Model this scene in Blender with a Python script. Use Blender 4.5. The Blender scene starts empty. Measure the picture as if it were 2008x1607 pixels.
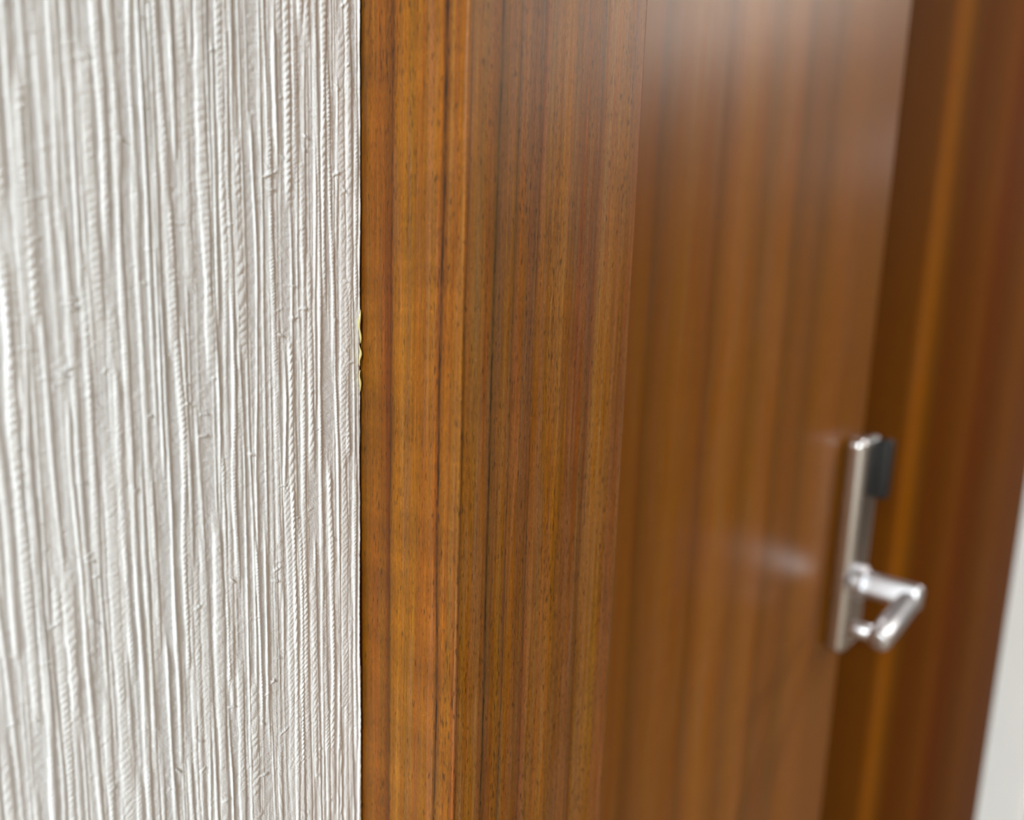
import bpy, bmesh, math, random
import numpy as np
from mathutils import Matrix, Vector

scn = bpy.context.scene
COL = scn.collection

# ------------------------------------------------------------------ camera
# World axes: +Y runs along the papered wall towards the door, +X points out of
# that wall into the room, Z is up.  Wall face X = 0, door casing starts at Y = 0.
F_PX = 1500.0                      # focal length in pixels of the 2008 px wide frame
dn = np.array([(720 - 1004) / F_PX, (9500 - 803.5) / F_PX, 1.0]); dn /= np.linalg.norm(dn)
tx = (2400 - 1004) / F_PX
tv = np.array([tx, -(dn[0] * tx + dn[2]) / dn[1], 1.0]); tv /= np.linalg.norm(tv)
up = -dn
nv = np.cross(tv, up)
R = np.array([nv, tv, up])         # camera (right, down, forward) -> world
right, down, fwd = R[:, 0], R[:, 1], R[:, 2]
cam_data = bpy.data.cameras.new('camera')
cam = bpy.data.objects.new('camera', cam_data); COL.objects.link(cam)
M = Matrix(((right[0], -down[0], -fwd[0], 0.168),
            (right[1], -down[1], -fwd[1], -0.12359),
            (right[2], -down[2], -fwd[2], 1.4),
            (0, 0, 0, 1)))
cam.matrix_world = M
cam_data.sensor_fit = 'HORIZONTAL'; cam_data.sensor_width = 36.0
cam_data.lens = 36.0 * F_PX / 2008.0
cam_data.clip_start = 0.005; cam_data.clip_end = 50
cam_data.dof.use_dof = True
cam_data.dof.focus_distance = 0.203
cam_data.dof.aperture_fstop = 6.8
scn.camera = cam

# ------------------------------------------------------------------ light
w = bpy.data.worlds.new('world'); scn.world = w; w.use_nodes = True
w.node_tree.nodes['Background'].inputs[0].default_value = (0.9, 0.95, 1, 1)
w.node_tree.nodes['Background'].inputs[1].default_value = 0.05

def overhead_light(name, loc, sx, sy, watts, col=(1, 0.97, 0.92)):
    l = bpy.data.lights.new(name, 'AREA'); l.shape = 'RECTANGLE'
    l.size = sx; l.size_y = sy; l.energy = watts; l.color = col
    o = bpy.data.objects.new(name, l); COL.objects.link(o)
    o.location = loc
    return o
overhead_light('overhead_light', (0.75, -2.3, 2.43), 0.7, 0.7, 150, (0.93, 0.99, 1))
overhead_light('overhead_light', (1.5, 2.5, 2.43), 0.7, 0.6, 36, (1, 0.94, 0.87))
overhead_light('overhead_light', (0.6, 1.3, 2.43), 0.22, 0.22, 10, (1, 0.98, 0.95))
overhead_light('overhead_light', (1.3, 6.2, 2.43), 0.7, 0.7, 13, (0.97, 0.99, 1))  # added fill, not a known fixture; brightens what the handle plate reflects
scn.view_settings.view_transform = 'Standard'
scn.view_settings.look = 'None'
scn.view_settings.gamma = 1.0
scn.view_settings.use_curve_mapping = False
scn.view_settings.exposure = 0.2

# ------------------------------------------------------------------ helpers
def lin(c):
    c = c / 255.0
    return c / 12.92 if c <= 0.04045 else ((c + 0.055) / 1.055) ** 2.4
def srgb(rgb, g=1.0): return tuple(min(1, lin(v) * g) for v in rgb) + (1.0,)

def new_mat(name):
    m = bpy.data.materials.new(name); m.use_nodes = True
    nt = m.node_tree; b = nt.nodes['Principled BSDF']
    return m, nt, b
def N(nt, t, **kw):
    n = nt.nodes.new(t)
    for k, v in kw.items(): setattr(n, k, v)
    return n
def math_(nt, op, a, b=None, c=None, clamp=False):
    n = N(nt, 'ShaderNodeMath', operation=op); n.use_clamp = clamp
    for i, v in enumerate((a, b, c)):
        if v is None: continue
        if isinstance(v, (int, float)): n.inputs[i].default_value = v
        else: nt.links.new(v, n.inputs[i])
    return n.outputs[0]
def noise(nt, x, y, detail=2.0, rough=0.5, seed=0.0):
    c = N(nt, 'ShaderNodeCombineXYZ')
    nt.links.new(x, c.inputs[0]); nt.links.new(y, c.inputs[1]); c.inputs[2].default_value = seed
    n = N(nt, 'ShaderNodeTexNoise'); n.inputs['Scale'].default_value = 1.0
    n.inputs['Detail'].default_value = detail; n.inputs['Roughness'].default_value = rough
    nt.links.new(c.outputs[0], n.inputs['Vector'])
    return n.outputs[0]
def maprange(nt, v, a, b, c, d, smooth=False):
    n = N(nt, 'ShaderNodeMapRange'); n.clamp = True
    if smooth: n.interpolation_type = 'SMOOTHSTEP'
    nt.links.new(v, n.inputs[0])
    for i, x in enumerate((a, b, c, d)): n.inputs[i + 1].default_value = x
    return n.outputs[0]
def scale_color(nt, col, fac):
    n = N(nt, 'ShaderNodeVectorMath', operation='SCALE')
    nt.links.new(col, n.inputs[0]); nt.links.new(fac, n.inputs['Scale'])
    return n.outputs[0]

def link(name, me, parent=None, mats=()):
    o = bpy.data.objects.new(name, me); COL.objects.link(o)
    for m in mats: me.materials.append(m)
    if parent:
        o.parent = parent; o.matrix_parent_inverse = Matrix.Translation(-parent.location)
    return o
def bm_obj(name, bm, mat, parent=None, smooth=False):
    me = bpy.data.meshes.new(name); bm.to_mesh(me); bm.free()
    if smooth:
        for p in me.polygons: p.use_smooth = True
    mats = mat if isinstance(mat, (list, tuple)) else [mat]
    return link(name, me, parent, mats)
def add_box(bm, x0, x1, y0, y1, z0, z1, bevel=0.0, seg=2):
    b2 = bmesh.new()
    bmesh.ops.create_cube(b2, size=1.0)
    for v in b2.verts:
        v.co = Vector((x0 if v.co.x < 0 else x1, y0 if v.co.y < 0 else y1, z0 if v.co.z < 0 else z1))
    if bevel > 0:
        bmesh.ops.bevel(b2, geom=b2.edges[:], offset=bevel, segments=seg, affect='EDGES', profile=0.5)
    me = bpy.data.meshes.new('tmp'); b2.to_mesh(me); b2.free()
    bm.from_mesh(me); bpy.data.meshes.remove(me)
def box_obj(name, x0, x1, y0, y1, z0, z1, mat, parent=None, bevel=0.0, seg=2):
    bm = bmesh.new(); add_box(bm, x0, x1, y0, y1, z0, z1, bevel, seg)
    return bm_obj(name, bm, mat, parent)
def structure(o, label=None):
    o['kind'] = 'structure'
    if label: o['label'] = label
    return o

# ------------------------------------------------------------------ materials
def wood(name, stops, veins=(), g=1.0, rough=0.4, figure=0.12, fine=1.0, warp=0.0012, seed=0.0, spec=0.35, soft=0.0, green=1.0):
    """stops: (u in metres across the grain, sRGB);  UV = (metres across, metres up)"""
    m, nt, b = new_mat(name)
    uv = N(nt, 'ShaderNodeUVMap'); uv.uv_map = 'grain'
    sp = N(nt, 'ShaderNodeSeparateXYZ'); nt.links.new(uv.outputs[0], sp.inputs[0])
    u, v = sp.outputs[0], sp.outputs[1]
    def nz(fu, fv, d=2.0, r=0.5, s=0.0):
        return noise(nt, math_(nt, 'MULTIPLY', u, fu), math_(nt, 'MULTIPLY', v, fv), d, r, seed + s)
    wob = math_(nt, 'MULTIPLY', math_(nt, 'SUBTRACT', nz(60, 9, 2), 0.5), warp * 2)
    wob2 = math_(nt, 'MULTIPLY', math_(nt, 'SUBTRACT', nz(400, 70, 2, .5, 3.3), 0.5), warp * 0.6)
    uu = math_(nt, 'ADD', math_(nt, 'ADD', u, wob), wob2)
    wob3 = math_(nt, 'MULTIPLY', math_(nt, 'SUBTRACT', nz(6, 14, 2, .5, 6.6), 0.5), warp * 2.2)
    uu = math_(nt, 'ADD', uu, wob3)
    u0, u1 = stops[0][0], stops[-1][0]
    pos = maprange(nt, uu, u0, u1, 0, 1)
    rp = N(nt, 'ShaderNodeValToRGB'); nt.links.new(pos, rp.inputs[0])
    el = rp.color_ramp.elements
    while len(el) < len(stops): el.new(0.5)
    for e, (su, c) in zip(el, stops):
        e.position = min(1, max(0, (su - u0) / (u1 - u0)))
    mean = np.mean([c for _, c in stops], axis=0)
    for e, (su, c) in zip(el, stops):
        c = np.array(c) * (1 - soft) + mean * soft
        e.color = srgb((c[0], c[1] * green, c[2]), g)
    hs = N(nt, 'ShaderNodeHueSaturation'); nt.links.new(rp.outputs[0], hs.inputs['Color'])
    nt.links.new(maprange(nt, nz(900, 9, 3, .6, 13.3), .3, .7, .488, .512), hs.inputs['Hue'])
    nt.links.new(maprange(nt, nz(600, 16, 3, .6, 14.4),   .3, .7, .95, 1.15), hs.inputs['Saturation'])
    col = hs.outputs[0]
    f = maprange(nt, nz(2400, 40, 5, .65, 1.1), .25, .75, 1 - .34 * fine, 1 + .34 * fine)
    f = math_(nt, 'MULTIPLY', f, maprange(nt, nz(800, 10, 4, .6, 2.2), .25, .75, 1 - .19 * fine, 1 + .19 * fine))
    f = math_(nt, 'MULTIPLY', f, maprange(nt, nz(3200, 620, 2, .6, 5.2), .25, .75, 1 - .2 * fine, 1 + .2 * fine))
    if figure:
        f = math_(nt, 'MULTIPLY', f, maprange(nt, nz(28, 105, 3, .5, 4.4), .3, .7, 1 - figure, 1 + figure))
    # pores: short dark dashes along the grain
    dens = nz(160, 12, 2, .5, 7.7)
    pore = maprange(nt, math_(nt, 'ADD', nz(2600, 330, 1, .5, 8.8), math_(nt, 'MULTIPLY', dens, .3)), .77, .86, 1, 1 - .6 * fine)
    f = math_(nt, 'MULTIPLY', f, pore)
    # pale fleck
    fl = maprange(nt, nz(3000, 1100, 1, .5, 9.9), .66, .78, 1, 1 + .6 * fine)
    f = math_(nt, 'MULTIPLY', f, fl)
    for i, (uc, wd, st) in enumerate(veins):
        dd = math_(nt, 'ABSOLUTE', math_(nt, 'SUBTRACT', uu, uc))
        k = maprange(nt, dd, 0, wd, 1, 0, True)
        on = maprange(nt, noise(nt, math_(nt, 'MULTIPLY', v, 55), math_(nt, 'MULTIPLY', u, 1), 3, .7, 20.0 + i * 3.1), .38, .58, .15, 1)
        f = math_(nt, 'MULTIPLY', f, math_(nt, 'SUBTRACT', 1.0, math_(nt, 'MULTIPLY', math_(nt, 'MULTIPLY', k, on), st)))
    nt.links.new(scale_color(nt, col, f), b.inputs['Base Color'])
    b.inputs['Roughness'].default_value = rough
    b.inputs['Specular IOR Level'].default_value = spec
    bp = N(nt, 'ShaderNodeBump'); bp.inputs['Strength'].default_value = .25 * fine; bp.inputs['Distance'].default_value = 0.0001
    nt.links.new(nz(3000, 260, 3, .6, 12.0), bp.inputs['Height']); nt.links.new(bp.outputs[0], b.inputs['Normal'])
    return m

def plain(name, rgb, rough=0.6, metal=0.0, nscale=60.0, amt=0.05, bump=0.0):
    m, nt, b = new_mat(name)
    tc = N(nt, 'ShaderNodeTexCoord'); n = N(nt, 'ShaderNodeTexNoise')
    n.inputs['Scale'].default_value = nscale; n.inputs['Detail'].default_value = 4
    nt.links.new(tc.outputs['Object'], n.inputs['Vector'])
    mx = N(nt, 'ShaderNodeMix', data_type='RGBA'); nt.links.new(n.outputs[0], mx.inputs[0])
    c = srgb(rgb)
    mx.inputs[6].default_value = tuple(v * (1 - amt) for v in c[:3]) + (1,)
    mx.inputs[7].default_value = tuple(min(1, v * (1 + amt)) for v in c[:3]) + (1,)
    nt.links.new(mx.outputs[2], b.inputs['Base Color'])
    b.inputs['Roughness'].default_value = rough; b.inputs['Metallic'].default_value = metal
    if bump:
        bp = N(nt, 'ShaderNodeBump'); bp.inputs['Strength'].default_value = bump; bp.inputs['Distance'].default_value = 0.001
        nt.links.new(n.outputs[0], bp.inputs['Height']); nt.links.new(bp.outputs[0], b.inputs['Normal'])
    return m

def paper_mat():
    m, nt, b = new_mat('string_wallpaper')
    tc = N(nt, 'ShaderNodeTexCoord'); sp = N(nt, 'ShaderNodeSeparateXYZ')
    nt.links.new(tc.outputs['Object'], sp.inputs[0])
    y, z = sp.outputs[1], sp.outputs[2]
    def nz(fy, fz, d=2.0, r=.5, s=0.0):
        return noise(nt, math_(nt, 'MULTIPLY', y, fy), math_(nt, 'MULTIPLY', z, fz), d, r, s)
    at = N(nt, 'ShaderNodeAttribute'); at.attribute_name = 'thread'
    mx = N(nt, 'ShaderNodeMix', data_type='RGBA')
    mx.inputs[6].default_value = srgb((220, 224, 229)); mx.inputs[7].default_value = srgb((233, 238, 243))
    nt.links.new(at.outputs['Fac'], mx.inputs[0])
    f = maprange(nt, nz(500, 14, 3, .6, 1.0), .3, .7, .95, 1.04)
    nt.links.new(scale_color(nt, mx.outputs[2], f), b.inputs['Base Color'])
    b.inputs['Roughness'].default_value = .42
    b.inputs['Specular IOR Level'].default_value = .45
    # fibre twist: fine slanted ribs
    yy = math_(nt, 'ADD', math_(nt, 'MULTIPLY', y, 900), math_(nt, 'MULTIPLY', z, -700))
    zz = math_(nt, 'ADD', math_(nt, 'MULTIPLY', z, 1900), math_(nt, 'MULTIPLY', y, 1500))
    rib = noise(nt, yy, zz, 2, .55, 4.0)
    gr = nz(3200, 420, 3, .6, 6.0)
    h = math_(nt, 'ADD', math_(nt, 'MULTIPLY', rib, .7), math_(nt, 'MULTIPLY', gr, .5))
    bp = N(nt, 'ShaderNodeBump'); bp.inputs['Strength'].default_value = .7; bp.inputs['Distance'].default_value = .00026
    nt.links.new(h, bp.inputs['Height']); nt.links.new(bp.outputs[0], b.inputs['Normal'])
    return m

PAPER = paper_mat()
PLASTER = plain('grey_plaster', (92, 84, 78), .9, bump=.3)
WHITE = plain('white_paint', (246, 250, 252), .45, nscale=20, amt=.02)
ROOM = plain('room_paint', (214, 208, 198), .7, nscale=8, amt=.03)
SIDE = plain('tan_wall_panel', (172, 160, 146), .6, nscale=8, amt=.04)
FLOOR = plain('floor_vinyl', (120, 104, 88), .5, nscale=12, amt=.1)
CHROME = plain('satin_chrome', (206, 207, 212), .4, 1.0, nscale=200, amt=.03)
PLATE = plain('polished_chrome', (206, 206, 208), .2, 1.0, nscale=200, amt=.03)
BLACK = plain('black_plastic', (9, 10, 12), .6, nscale=100, amt=.1)
GLUE = plain('yellow_glue', (208, 198, 140), .3, nscale=900, amt=.12)
THREAD = plain('white_thread', (236, 233, 228), .5, nscale=2000, amt=.06)

P = 0.0386            # how far the casing stands out from the wall
CE = 0.0691           # far edge of the casing
DX = -0.03            # door face
G = 0.95

def X_side(px):   # casing side face (plane Y = 0): px on the middle row -> X
    r = R @ np.array([(px - 1004) / F_PX, 0, 1.0]); return float(0.168 + r[0] * 0.12359 / r[1])
def Y_on(px, X):
    r = R @ np.array([(px - 1004) / F_PX, 0, 1.0]); return float(-0.12359 + r[1] * (X - 0.168) / r[0])

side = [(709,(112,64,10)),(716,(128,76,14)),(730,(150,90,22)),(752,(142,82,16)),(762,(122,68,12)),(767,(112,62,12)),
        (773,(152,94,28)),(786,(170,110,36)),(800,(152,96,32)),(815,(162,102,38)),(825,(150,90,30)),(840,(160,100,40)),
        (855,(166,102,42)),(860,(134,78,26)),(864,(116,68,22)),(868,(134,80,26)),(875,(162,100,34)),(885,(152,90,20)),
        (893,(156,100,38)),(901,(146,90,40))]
front = [(903,(140,88,40)),(909,(112,70,36)),(915,(140,92,42)),(945,(136,88,42)),(958,(118,73,34)),(964,(80,54,26)),
         (969,(104,68,36)),(990,(132,84,38)),(1000,(106,68,34)),(1012,(137,84,42)),(1025,(116,74,36)),(1037,(102,62,32)),
         (1050,(132,82,44)),(1058,(126,80,36)),(1080,(136,86,36)),(1093,(147,94,40)),(1101,(118,74,26)),(1112,(116,72,38)),
         (1138,(122,76,44)),(1149,(98,60,30)),(1160,(138,90,48)),(1176,(142,94,46)),(1192,(132,84,38)),(1206,(122,76,44)),(1224,(126,80,46))]
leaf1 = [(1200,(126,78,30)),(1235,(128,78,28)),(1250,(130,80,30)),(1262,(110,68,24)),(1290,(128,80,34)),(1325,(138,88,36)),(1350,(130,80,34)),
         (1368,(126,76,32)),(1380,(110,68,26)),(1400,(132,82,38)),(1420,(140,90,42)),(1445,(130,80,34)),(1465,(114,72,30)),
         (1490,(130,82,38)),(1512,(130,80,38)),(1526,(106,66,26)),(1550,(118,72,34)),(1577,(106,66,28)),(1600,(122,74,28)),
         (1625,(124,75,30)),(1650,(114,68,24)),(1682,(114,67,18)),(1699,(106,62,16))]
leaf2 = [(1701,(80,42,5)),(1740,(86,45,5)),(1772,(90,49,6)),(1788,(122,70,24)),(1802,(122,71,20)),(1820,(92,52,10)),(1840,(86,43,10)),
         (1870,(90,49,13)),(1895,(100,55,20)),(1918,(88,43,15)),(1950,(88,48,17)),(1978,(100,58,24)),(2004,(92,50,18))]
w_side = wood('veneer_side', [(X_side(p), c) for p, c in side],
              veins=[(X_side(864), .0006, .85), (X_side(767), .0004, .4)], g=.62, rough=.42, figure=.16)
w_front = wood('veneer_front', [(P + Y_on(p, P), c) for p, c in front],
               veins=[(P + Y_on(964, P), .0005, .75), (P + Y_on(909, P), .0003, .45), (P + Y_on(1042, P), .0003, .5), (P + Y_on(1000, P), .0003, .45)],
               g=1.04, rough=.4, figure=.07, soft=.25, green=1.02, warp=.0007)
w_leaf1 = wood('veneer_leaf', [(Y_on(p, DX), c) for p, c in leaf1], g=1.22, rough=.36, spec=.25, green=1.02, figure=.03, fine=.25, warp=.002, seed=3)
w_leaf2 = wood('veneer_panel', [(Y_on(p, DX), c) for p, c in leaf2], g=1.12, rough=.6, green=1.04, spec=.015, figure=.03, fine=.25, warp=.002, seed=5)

def grain_uv(o, fn):
    me = o.data; uvl = me.uv_layers.new(name='grain')
    for poly in me.polygons:
        for li in poly.loop_indices:
            co = me.vertices[me.loops[li].vertex_index].co
            uvl.data[li].uv = fn(co, poly.normal)

# ------------------------------------------------------------------ room shell
structure(box_obj('floor', -0.2, 2.4, -3.6, 10.0, -0.06, 0, FLOOR))
structure(box_obj('ceiling', -0.2, 2.4, -3.6, 10.0, 2.45, 2.5, ROOM))
structure(box_obj('wall_right', 2.4, 2.5, -3.6, 10.0, 0, 2.45, SIDE))
structure(box_obj('wall_back', -0.2, 2.4, -3.7, -3.6, 0, 2.45, ROOM))
structure(box_obj('wall_front', -0.2, 2.4, 10.0, 10.1, 0, 2.45, ROOM))
bm = bmesh.new()
add_box(bm, -0.14, -0.0012, -3.6, -0.0001, 0, 2.45)
add_box(bm, -0.14, 0, 1.4325, 10.0, 0, 2.45)
add_box(bm, -0.14, 0, 0, 1.4325, 2.172, 2.45)
add_box(bm, -0.16, -0.14, -3.6, 10.0, 0, 2.45)
wall = structure(bm_obj('wall_left', bm, PLASTER), 'wall beside the door, covered in off-white string wallpaper up to the wooden casing')

# ------------------------------------------------------------------ string wallpaper (real relief)
rng = np.random.default_rng(11)
ya = np.concatenate([np.arange(-3.6, -0.45, 0.05), np.arange(-0.45, -0.105, 0.0011), np.arange(-0.105, -0.0002, 0.0002)])
ya = np.append(ya, -0.00015)
za = np.concatenate([np.arange(0.0, 1.20, 0.02), np.arange(1.20, 1.268, 0.0007), np.arange(1.268, 1.47, 0.0003), np.arange(1.47, 1.57, 0.0007), np.arange(1.57, 2.45, 0.02), [2.45]])
ny, nz_ = len(ya), len(za)
H = np.zeros((nz_, ny)); TH = np.zeros((nz_, ny))
def smooth_noise(n_knots, lo=-1, hi=1):
    """1-D value noise over za with the given number of knots per metre"""
    k = rng.uniform(lo, hi, int(2.6 * n_knots) + 6)
    x = za * n_knots + rng.uniform(0, 1)
    i = x.astype(int); f = x - i; f = f * f * (3 - 2 * f)
    return k[i] * (1 - f) + k[i + 1] * f
def add_thread(c0, wd, ht, wob, brk, twist):
    flat = rng.uniform(2.0, 4.5)
    c = c0 + wob * smooth_noise(12) + wob * .45 * smooth_noise(40)
    wz = wd * (1 + .28 * smooth_noise(60) + .15 * smooth_noise(220))
    on = np.clip((smooth_noise(22, 0, 1) - brk) * 7, 0, 1)
    i0, i1 = np.searchsorted(ya, c0 - wob * 1.6 - wd * 1.6), np.searchsorted(ya, c0 + wob * 1.6 + wd * 1.6)
    if i1 - i0 < 1: return
    dy = (ya[None, i0:i1] - c[:, None]) / wz[:, None]
    prof = np.clip(1 - np.abs(dy) ** flat, 0, 1) ** .75
    tw = 1.0
    if twist > 0:
        pitch = wd * rng.uniform(1.3, 2.4)
        ph = za[:, None] / pitch + dy * rng.choice([-.45, -.3, -.6]) + 1.6 * smooth_noise(45)[:, None] + .4 * smooth_noise(260)[:, None]
        tw = 1 + twist * (np.abs(np.sin(np.pi * ph)) - .65) * (.65 + .35 * smooth_noise(35))[:, None]
    h = .72 * ht * on[:, None] * prof * tw * (1 + .3 * smooth_noise(25) + .25 * smooth_noise(180))[:, None]
    H[:, i0:i1] = np.maximum(H[:, i0:i1], h)
    TH[:, i0:i1] = np.maximum(TH[:, i0:i1], np.clip(prof * on[:, None] * 1.3, 0, 1))
pos = -0.45
while pos < 0.0:                                   # fine underlay of thin fibres
    pos += rng.uniform(.0005, .0011)
    add_thread(pos, rng.uniform(.00018, .00034), rng.uniform(.00008, .00018), rng.uniform(.0002, .0007), .45, .0)
pos = -0.45
while pos < -0.0002:                               # the yarns
    pos += rng.uniform(.0007, .0016)
    k = rng.uniform()
    if k < .45:   add_thread(pos, rng.uniform(.0003, .0005), rng.uniform(.0003, .0006), rng.uniform(.0003, .0011), rng.uniform(.1, .42), rng.uniform(.1, .8))
    elif k < .88: add_thread(pos, rng.uniform(.0004, .0008), rng.uniform(.0003, .0006), rng.uniform(.0003, .0012), rng.uniform(.2, .5), rng.uniform(.35, .95))
    else:         add_thread(pos, rng.uniform(.0008, .0012), rng.uniform(.0003, .0006), rng.uniform(.0002, .0008), rng.uniform(.3, .55), rng.uniform(.3, .7))
for _ in range(600):                               # short cross fibres and knots
    c0, z0 = rng.uniform(-.2, -.002), rng.uniform(1.2, 1.57)
    ln, th, hh = rng.uniform(.0005, .0017), rng.uniform(.0002, .0004), rng.uniform(.0002, .0005)
    i0, i1 = np.searchsorted(ya, c0 - ln), np.searchsorted(ya, c0 + ln)
    j0, j1 = np.searchsorted(za, z0 - .0022), np.searchsorted(za, z0 + .0022)
    yy = (ya[None, i0:i1] - c0) / ln; zz = (za[j0:j1, None] - z0 - .0008 * yy * rng.uniform(-1, 1)) / th
    h = hh * np.sqrt(np.clip(1 - yy * yy - zz * zz, 0, 1))
    H[j0:j1, i0:i1] = np.maximum(H[j0:j1, i0:i1], h + (h > 0) * H[j0:j1, i0:i1] * .5)
# wrinkles of the backing between the yarns
W = rng.normal(size=H.shape)
for _ in range(2):
    W = (W + np.roll(W, 1, 1) + np.roll(W, -1, 1) + np.roll(W, 2, 1) + np.roll(W, -2, 1)) / 5
    W = (W + np.roll(W, 1, 0)) / 2
W /= W.std()
H += W * .000032 * (1 - .35 * TH)
fade_y = np.clip((ya + .45) / .06, 0, 1); H *= fade_y[None, :]
# cut edge of the paper: small uneven gap to the casing, wider low down, the lip lifting a little
gap = .00012 + .00022 * (smooth_noise(45) * .5 + .5) + .0008 * np.clip((1.340 - za) / .025, 0, 1) * (.65 + .35 * smooth_noise(50)) \
      + .0003 * np.exp(-((za - 1.40) / .010) ** 2)
edge = np.clip((ya + .006) / .006, 0, 1) ** 2
Y2 = ya[None, :] - gap[:, None] * edge[None, :]
X2 = H + (.00002 + .00025 * np.clip((1.335 - za) / .02, 0, 1))[:, None] * (np.clip((ya + .003) / .003, 0, 1) ** 2)[None, :] * (.5 + .5 * smooth_noise(40))[:, None]
X2[:, -1] = -.0009                                 # the cut edge turns back to the wall
Y2[:, -1] = Y2[:, -2]
co = np.empty((nz_ * ny, 3)); co[:, 0] = X2.ravel(); co[:, 1] = Y2.ravel(); co[:, 2] = np.repeat(za, ny)
ii = np.arange(nz_ * ny).reshape(nz_, ny)
q = np.stack([ii[:-1, :-1], ii[:-1, 1:], ii[1:, 1:], ii[1:, :-1]], -1).reshape(-1, 4)
me = bpy.data.meshes.new('wallpaper')
me.vertices.add(len(co)); me.vertices.foreach_set('co', co.ravel())
me.loops.add(q.size); me.loops.foreach_set('vertex_index', q.ravel().astype(np.int32))
me.polygons.add(len(q)); me.polygons.foreach_set('loop_start', np.arange(0, q.size, 4, dtype=np.int32))
me.polygons.foreach_set('use_smooth', np.ones(len(q), dtype=bool))
me.update(calc_edges=True)
a = me.attributes.new('thread', 'FLOAT', 'POINT'); a.data.foreach_set('value', TH.ravel().astype(np.float32))
paper = link('wallpaper', me, wall, [PAPER])
paper['label'] = 'off-white wallpaper of raised vertical strings'

# ------------------------------------------------------------------ casing and jamb
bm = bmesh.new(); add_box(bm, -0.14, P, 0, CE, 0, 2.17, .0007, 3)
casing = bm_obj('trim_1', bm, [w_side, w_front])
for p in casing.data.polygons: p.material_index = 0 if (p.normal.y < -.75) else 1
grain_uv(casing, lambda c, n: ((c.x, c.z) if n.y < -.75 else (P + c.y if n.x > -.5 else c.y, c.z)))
structure(casing, 'brown wood veneer door casing standing out beside the wallpaper')
j = structure(box_obj('trim_2', -0.14, P + .001, 1.362, 1.4315, 0, 2.17, WHITE, None, .009, 5), 'white painted jamb at the far right of the wooden door')
bm = bmesh.new(); add_box(bm, -0.14, P, CE + .0005, 1.3615, 2.105, 2.17, .0007, 2)
hd = bm_obj('trim_3', bm, w_front); grain_uv(hd, lambda c, n: (P + .03 + (c.z - 2.105) * .5, c.y)); structure(hd)

# ------------------------------------------------------------------ door leaf with handle, fixed panel
YE = 0.5145
door = box_obj('door_1', -0.065, DX, CE + .0015, YE - .0012, 0.008, 2.1, w_leaf1, None, .0012, 2)
grain_uv(door, lambda c, n: (c.y, c.z)); structure(door, 'lighter brown wood veneer door leaf carrying the chrome lever handle')
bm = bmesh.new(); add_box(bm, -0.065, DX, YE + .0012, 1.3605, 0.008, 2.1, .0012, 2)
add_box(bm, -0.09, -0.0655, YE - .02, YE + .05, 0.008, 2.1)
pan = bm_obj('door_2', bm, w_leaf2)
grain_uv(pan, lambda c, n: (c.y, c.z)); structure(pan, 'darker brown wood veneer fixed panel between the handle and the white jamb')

HZ = 1.1740           # lever height
HY = 0.484            # lever spindle
PX = -0.013           # face of the handle plate
plate = box_obj('handle_plate', DX, PX, 0.467, 0.509, 1.116, 1.2895, PLATE, None, .0068, 6)
for p in plate.data.polygons: p.use_smooth = p.area < 2e-4
handle = bpy.data.objects.new('door_lever', None); COL.objects.link(handle)
handle.location = (DX, 0.4925, 1.1975)
handle['label'] = 'chrome lever handle on a tall narrow plate mounted on the brown wooden door'
handle['category'] = 'door handle'

def sweep(points, radii, seg=20, cap_bevel=.3):
    """round bar along a list of points; flattened caps with a softened rim"""
    bm = bmesh.new(); rings = []
    pts = [Vector(p) for p in points]
    ref = Vector((0, 0, 1))
    for i, p in enumerate(pts):
        t = (pts[min(i + 1, len(pts) - 1)] - pts[max(i - 1, 0)]).normalized()
        s = t.cross(ref).normalized(); n2 = s.cross(t)
        ra, rb = radii[i] if isinstance(radii[i], tuple) else (radii[i], radii[i])
        rings.append([bm.verts.new(p + s * ra * math.cos(a) + n2 * rb * math.sin(a))
                      for a in (2 * math.pi * k / seg for k in range(seg))])
    for a_, b_ in zip(rings, rings[1:]):
        for k in range(seg):
            bm.faces.new((a_[k], a_[(k + 1) % seg], b_[(k + 1) % seg], b_[k]))
    bm.faces.new(rings[0][::-1]); bm.faces.new(rings[-1])
    bmesh.ops.recalc_face_normals(bm, faces=bm.faces[:])
    return bm
def corner(p0, p1, p2, r, n=7):
    a, b, c = Vector(p0), Vector(p1), Vector(p2)
    d0, d1 = (a - b).normalized(), (c - b).normalized()
    s, e = b + d0 * r, b + d1 * r
    return [(s * (1 - t) ** 2 + b * 2 * t * (1 - t) + e * t * t) for t in (k / n for k in range(n + 1))]
def tube_rr(p0, p1, r, n=6):
    a, b = Vector(p0), Vector(p1); d = (b - a).normalized()
    pts = [a, b - d * r * .55, b - d * r * .3, b - d * r * .1, b]
    return sweep(pts, [r, r, r * .96, r * .84, r * .62], 24)
bm = bmesh.new()
add_box(bm, 0, .0268 - PX + .008, -.0068, .0068, -.0098, .0098, .0045, 5)          # flat-faced neck, its face tipped up towards the lamp
bmesh.ops.transform(bm, matrix=Matrix.Translation((PX - .001, HY, HZ)) @ Matrix.Rotation(math.radians(-24), 4, 'X'), verts=bm.verts[:])
for part_ in (tube_rr((.0255, HY - .001, HZ - .003), (.0240, .4175, HZ - .0145), .0082),
              tube_rr((.0240, .4265, HZ - .0130), (.0030, .4265, HZ - .0140), .0058)):
    tm = bpy.data.meshes.new('tmp'); part_.to_mesh(tm); part_.free(); bm.from_mesh(tm); bpy.data.meshes.remove(tm)
lever = bm_obj('lever', bm, CHROME, handle, True)
lever.data.update()
plate.parent = handle; plate.matrix_parent_inverse = Matrix.Translation(-handle.location)
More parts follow.
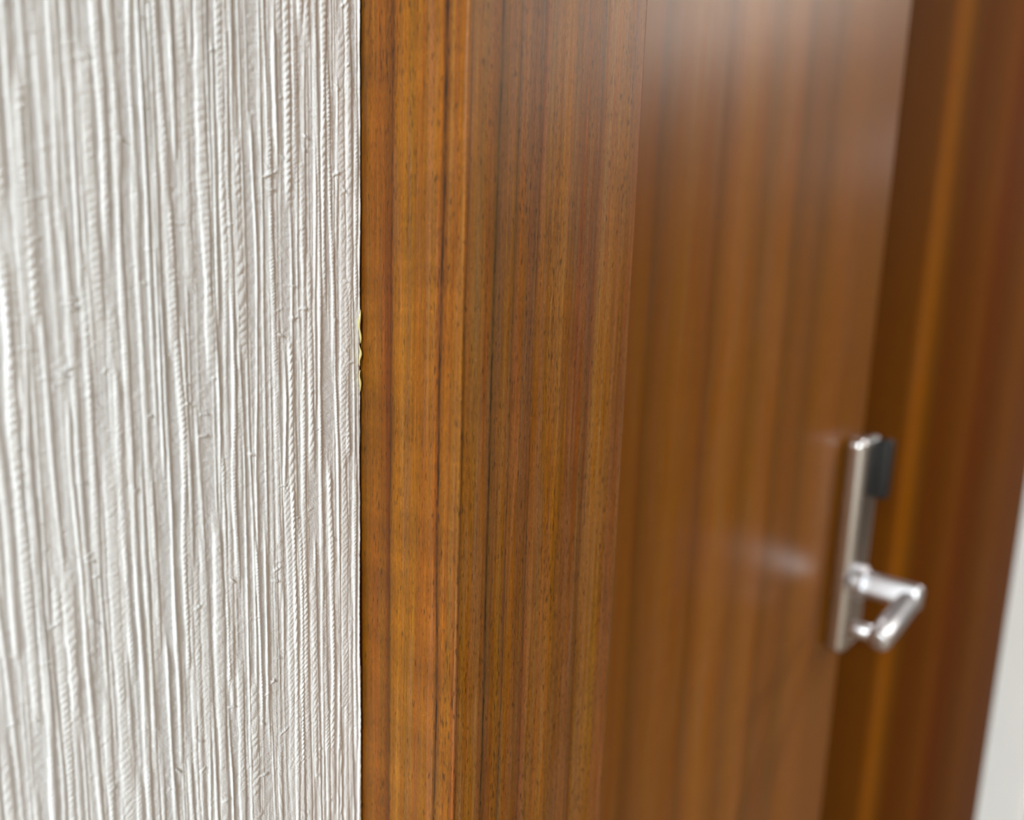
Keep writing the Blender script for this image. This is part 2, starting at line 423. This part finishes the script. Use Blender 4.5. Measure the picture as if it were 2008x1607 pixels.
lever['label'] = 'chrome lever with its end turned back to the door'
bm = sweep([(PX - .002, HY, HZ), (PX + .005, HY, HZ), (PX + .0065, HY, HZ)], [.0138, .0138, .0122], 28)
bm_obj('collar', bm, CHROME, handle, False)
bm = bmesh.new(); add_box(bm, PX - .002, PX + .0095, .4995, .5085, 1.2385, 1.2865, .0036, 4)
kc = bm_obj('key_cover', bm, BLACK, handle, True); kc['label'] = 'small black cover on the upper part of the plate'

# ------------------------------------------------------------------ small things at the paper's cut edge
def bead(z0, z1, r, k):
    pts, rr = [], []
    for i in range(13):
        t = i / 12; z = z0 + (z1 - z0) * t
        pts.append((.0007 + .0001 * math.sin(9 * t + k), -.0010 + .0002 * math.sin(7 * t + 2 * k), z))
        rr.append(max(.00004, r * math.sin(math.pi * min(1, max(0, t))) ** .6 * (1 + .25 * math.sin(11 * t + k))))
    b = sweep_z(pts, rr)
    o = bm_obj('glue_bead', b, GLUE, wall, True); o['label'] = 'yellowed glue at the edge of the wallpaper'
def sweep_z(pts, rr, seg=10):
    bm = bmesh.new(); rings = []
    for p, r in zip(pts, rr):
        rings.append([bm.verts.new((p[0] + r * math.cos(a), p[1] + r * math.sin(a), p[2])) for a in (2 * math.pi * k / seg for k in range(seg))])
    for a_, b_ in zip(rings, rings[1:]):
        for k in range(seg): bm.faces.new((a_[k], a_[(k + 1) % seg], b_[(k + 1) % seg], b_[k]))
    bm.faces.new(rings[0][::-1]); bm.faces.new(rings[-1])
    bmesh.ops.recalc_face_normals(bm, faces=bm.faces[:]); return bm
bead(1.3815, 1.3905, .00032, 0.3); bead(1.3755, 1.3812, .00034, 1.9); bead(1.3685, 1.3745, .00028, 3.1)
tz = np.linspace(1.225, 1.289, 70)
pts = [(.0003 + .0001 * math.sin(z * 160), -.0009 - .00010 * math.sin((z - 1.3) * 150), z) for z in tz]
o = bm_obj('loose_thread', sweep_z(pts, [.00022 + .00005 * math.sin(z * 2100) for z in tz], 8), THREAD, wall, True)
o['label'] = 'loose white thread beside the casing'
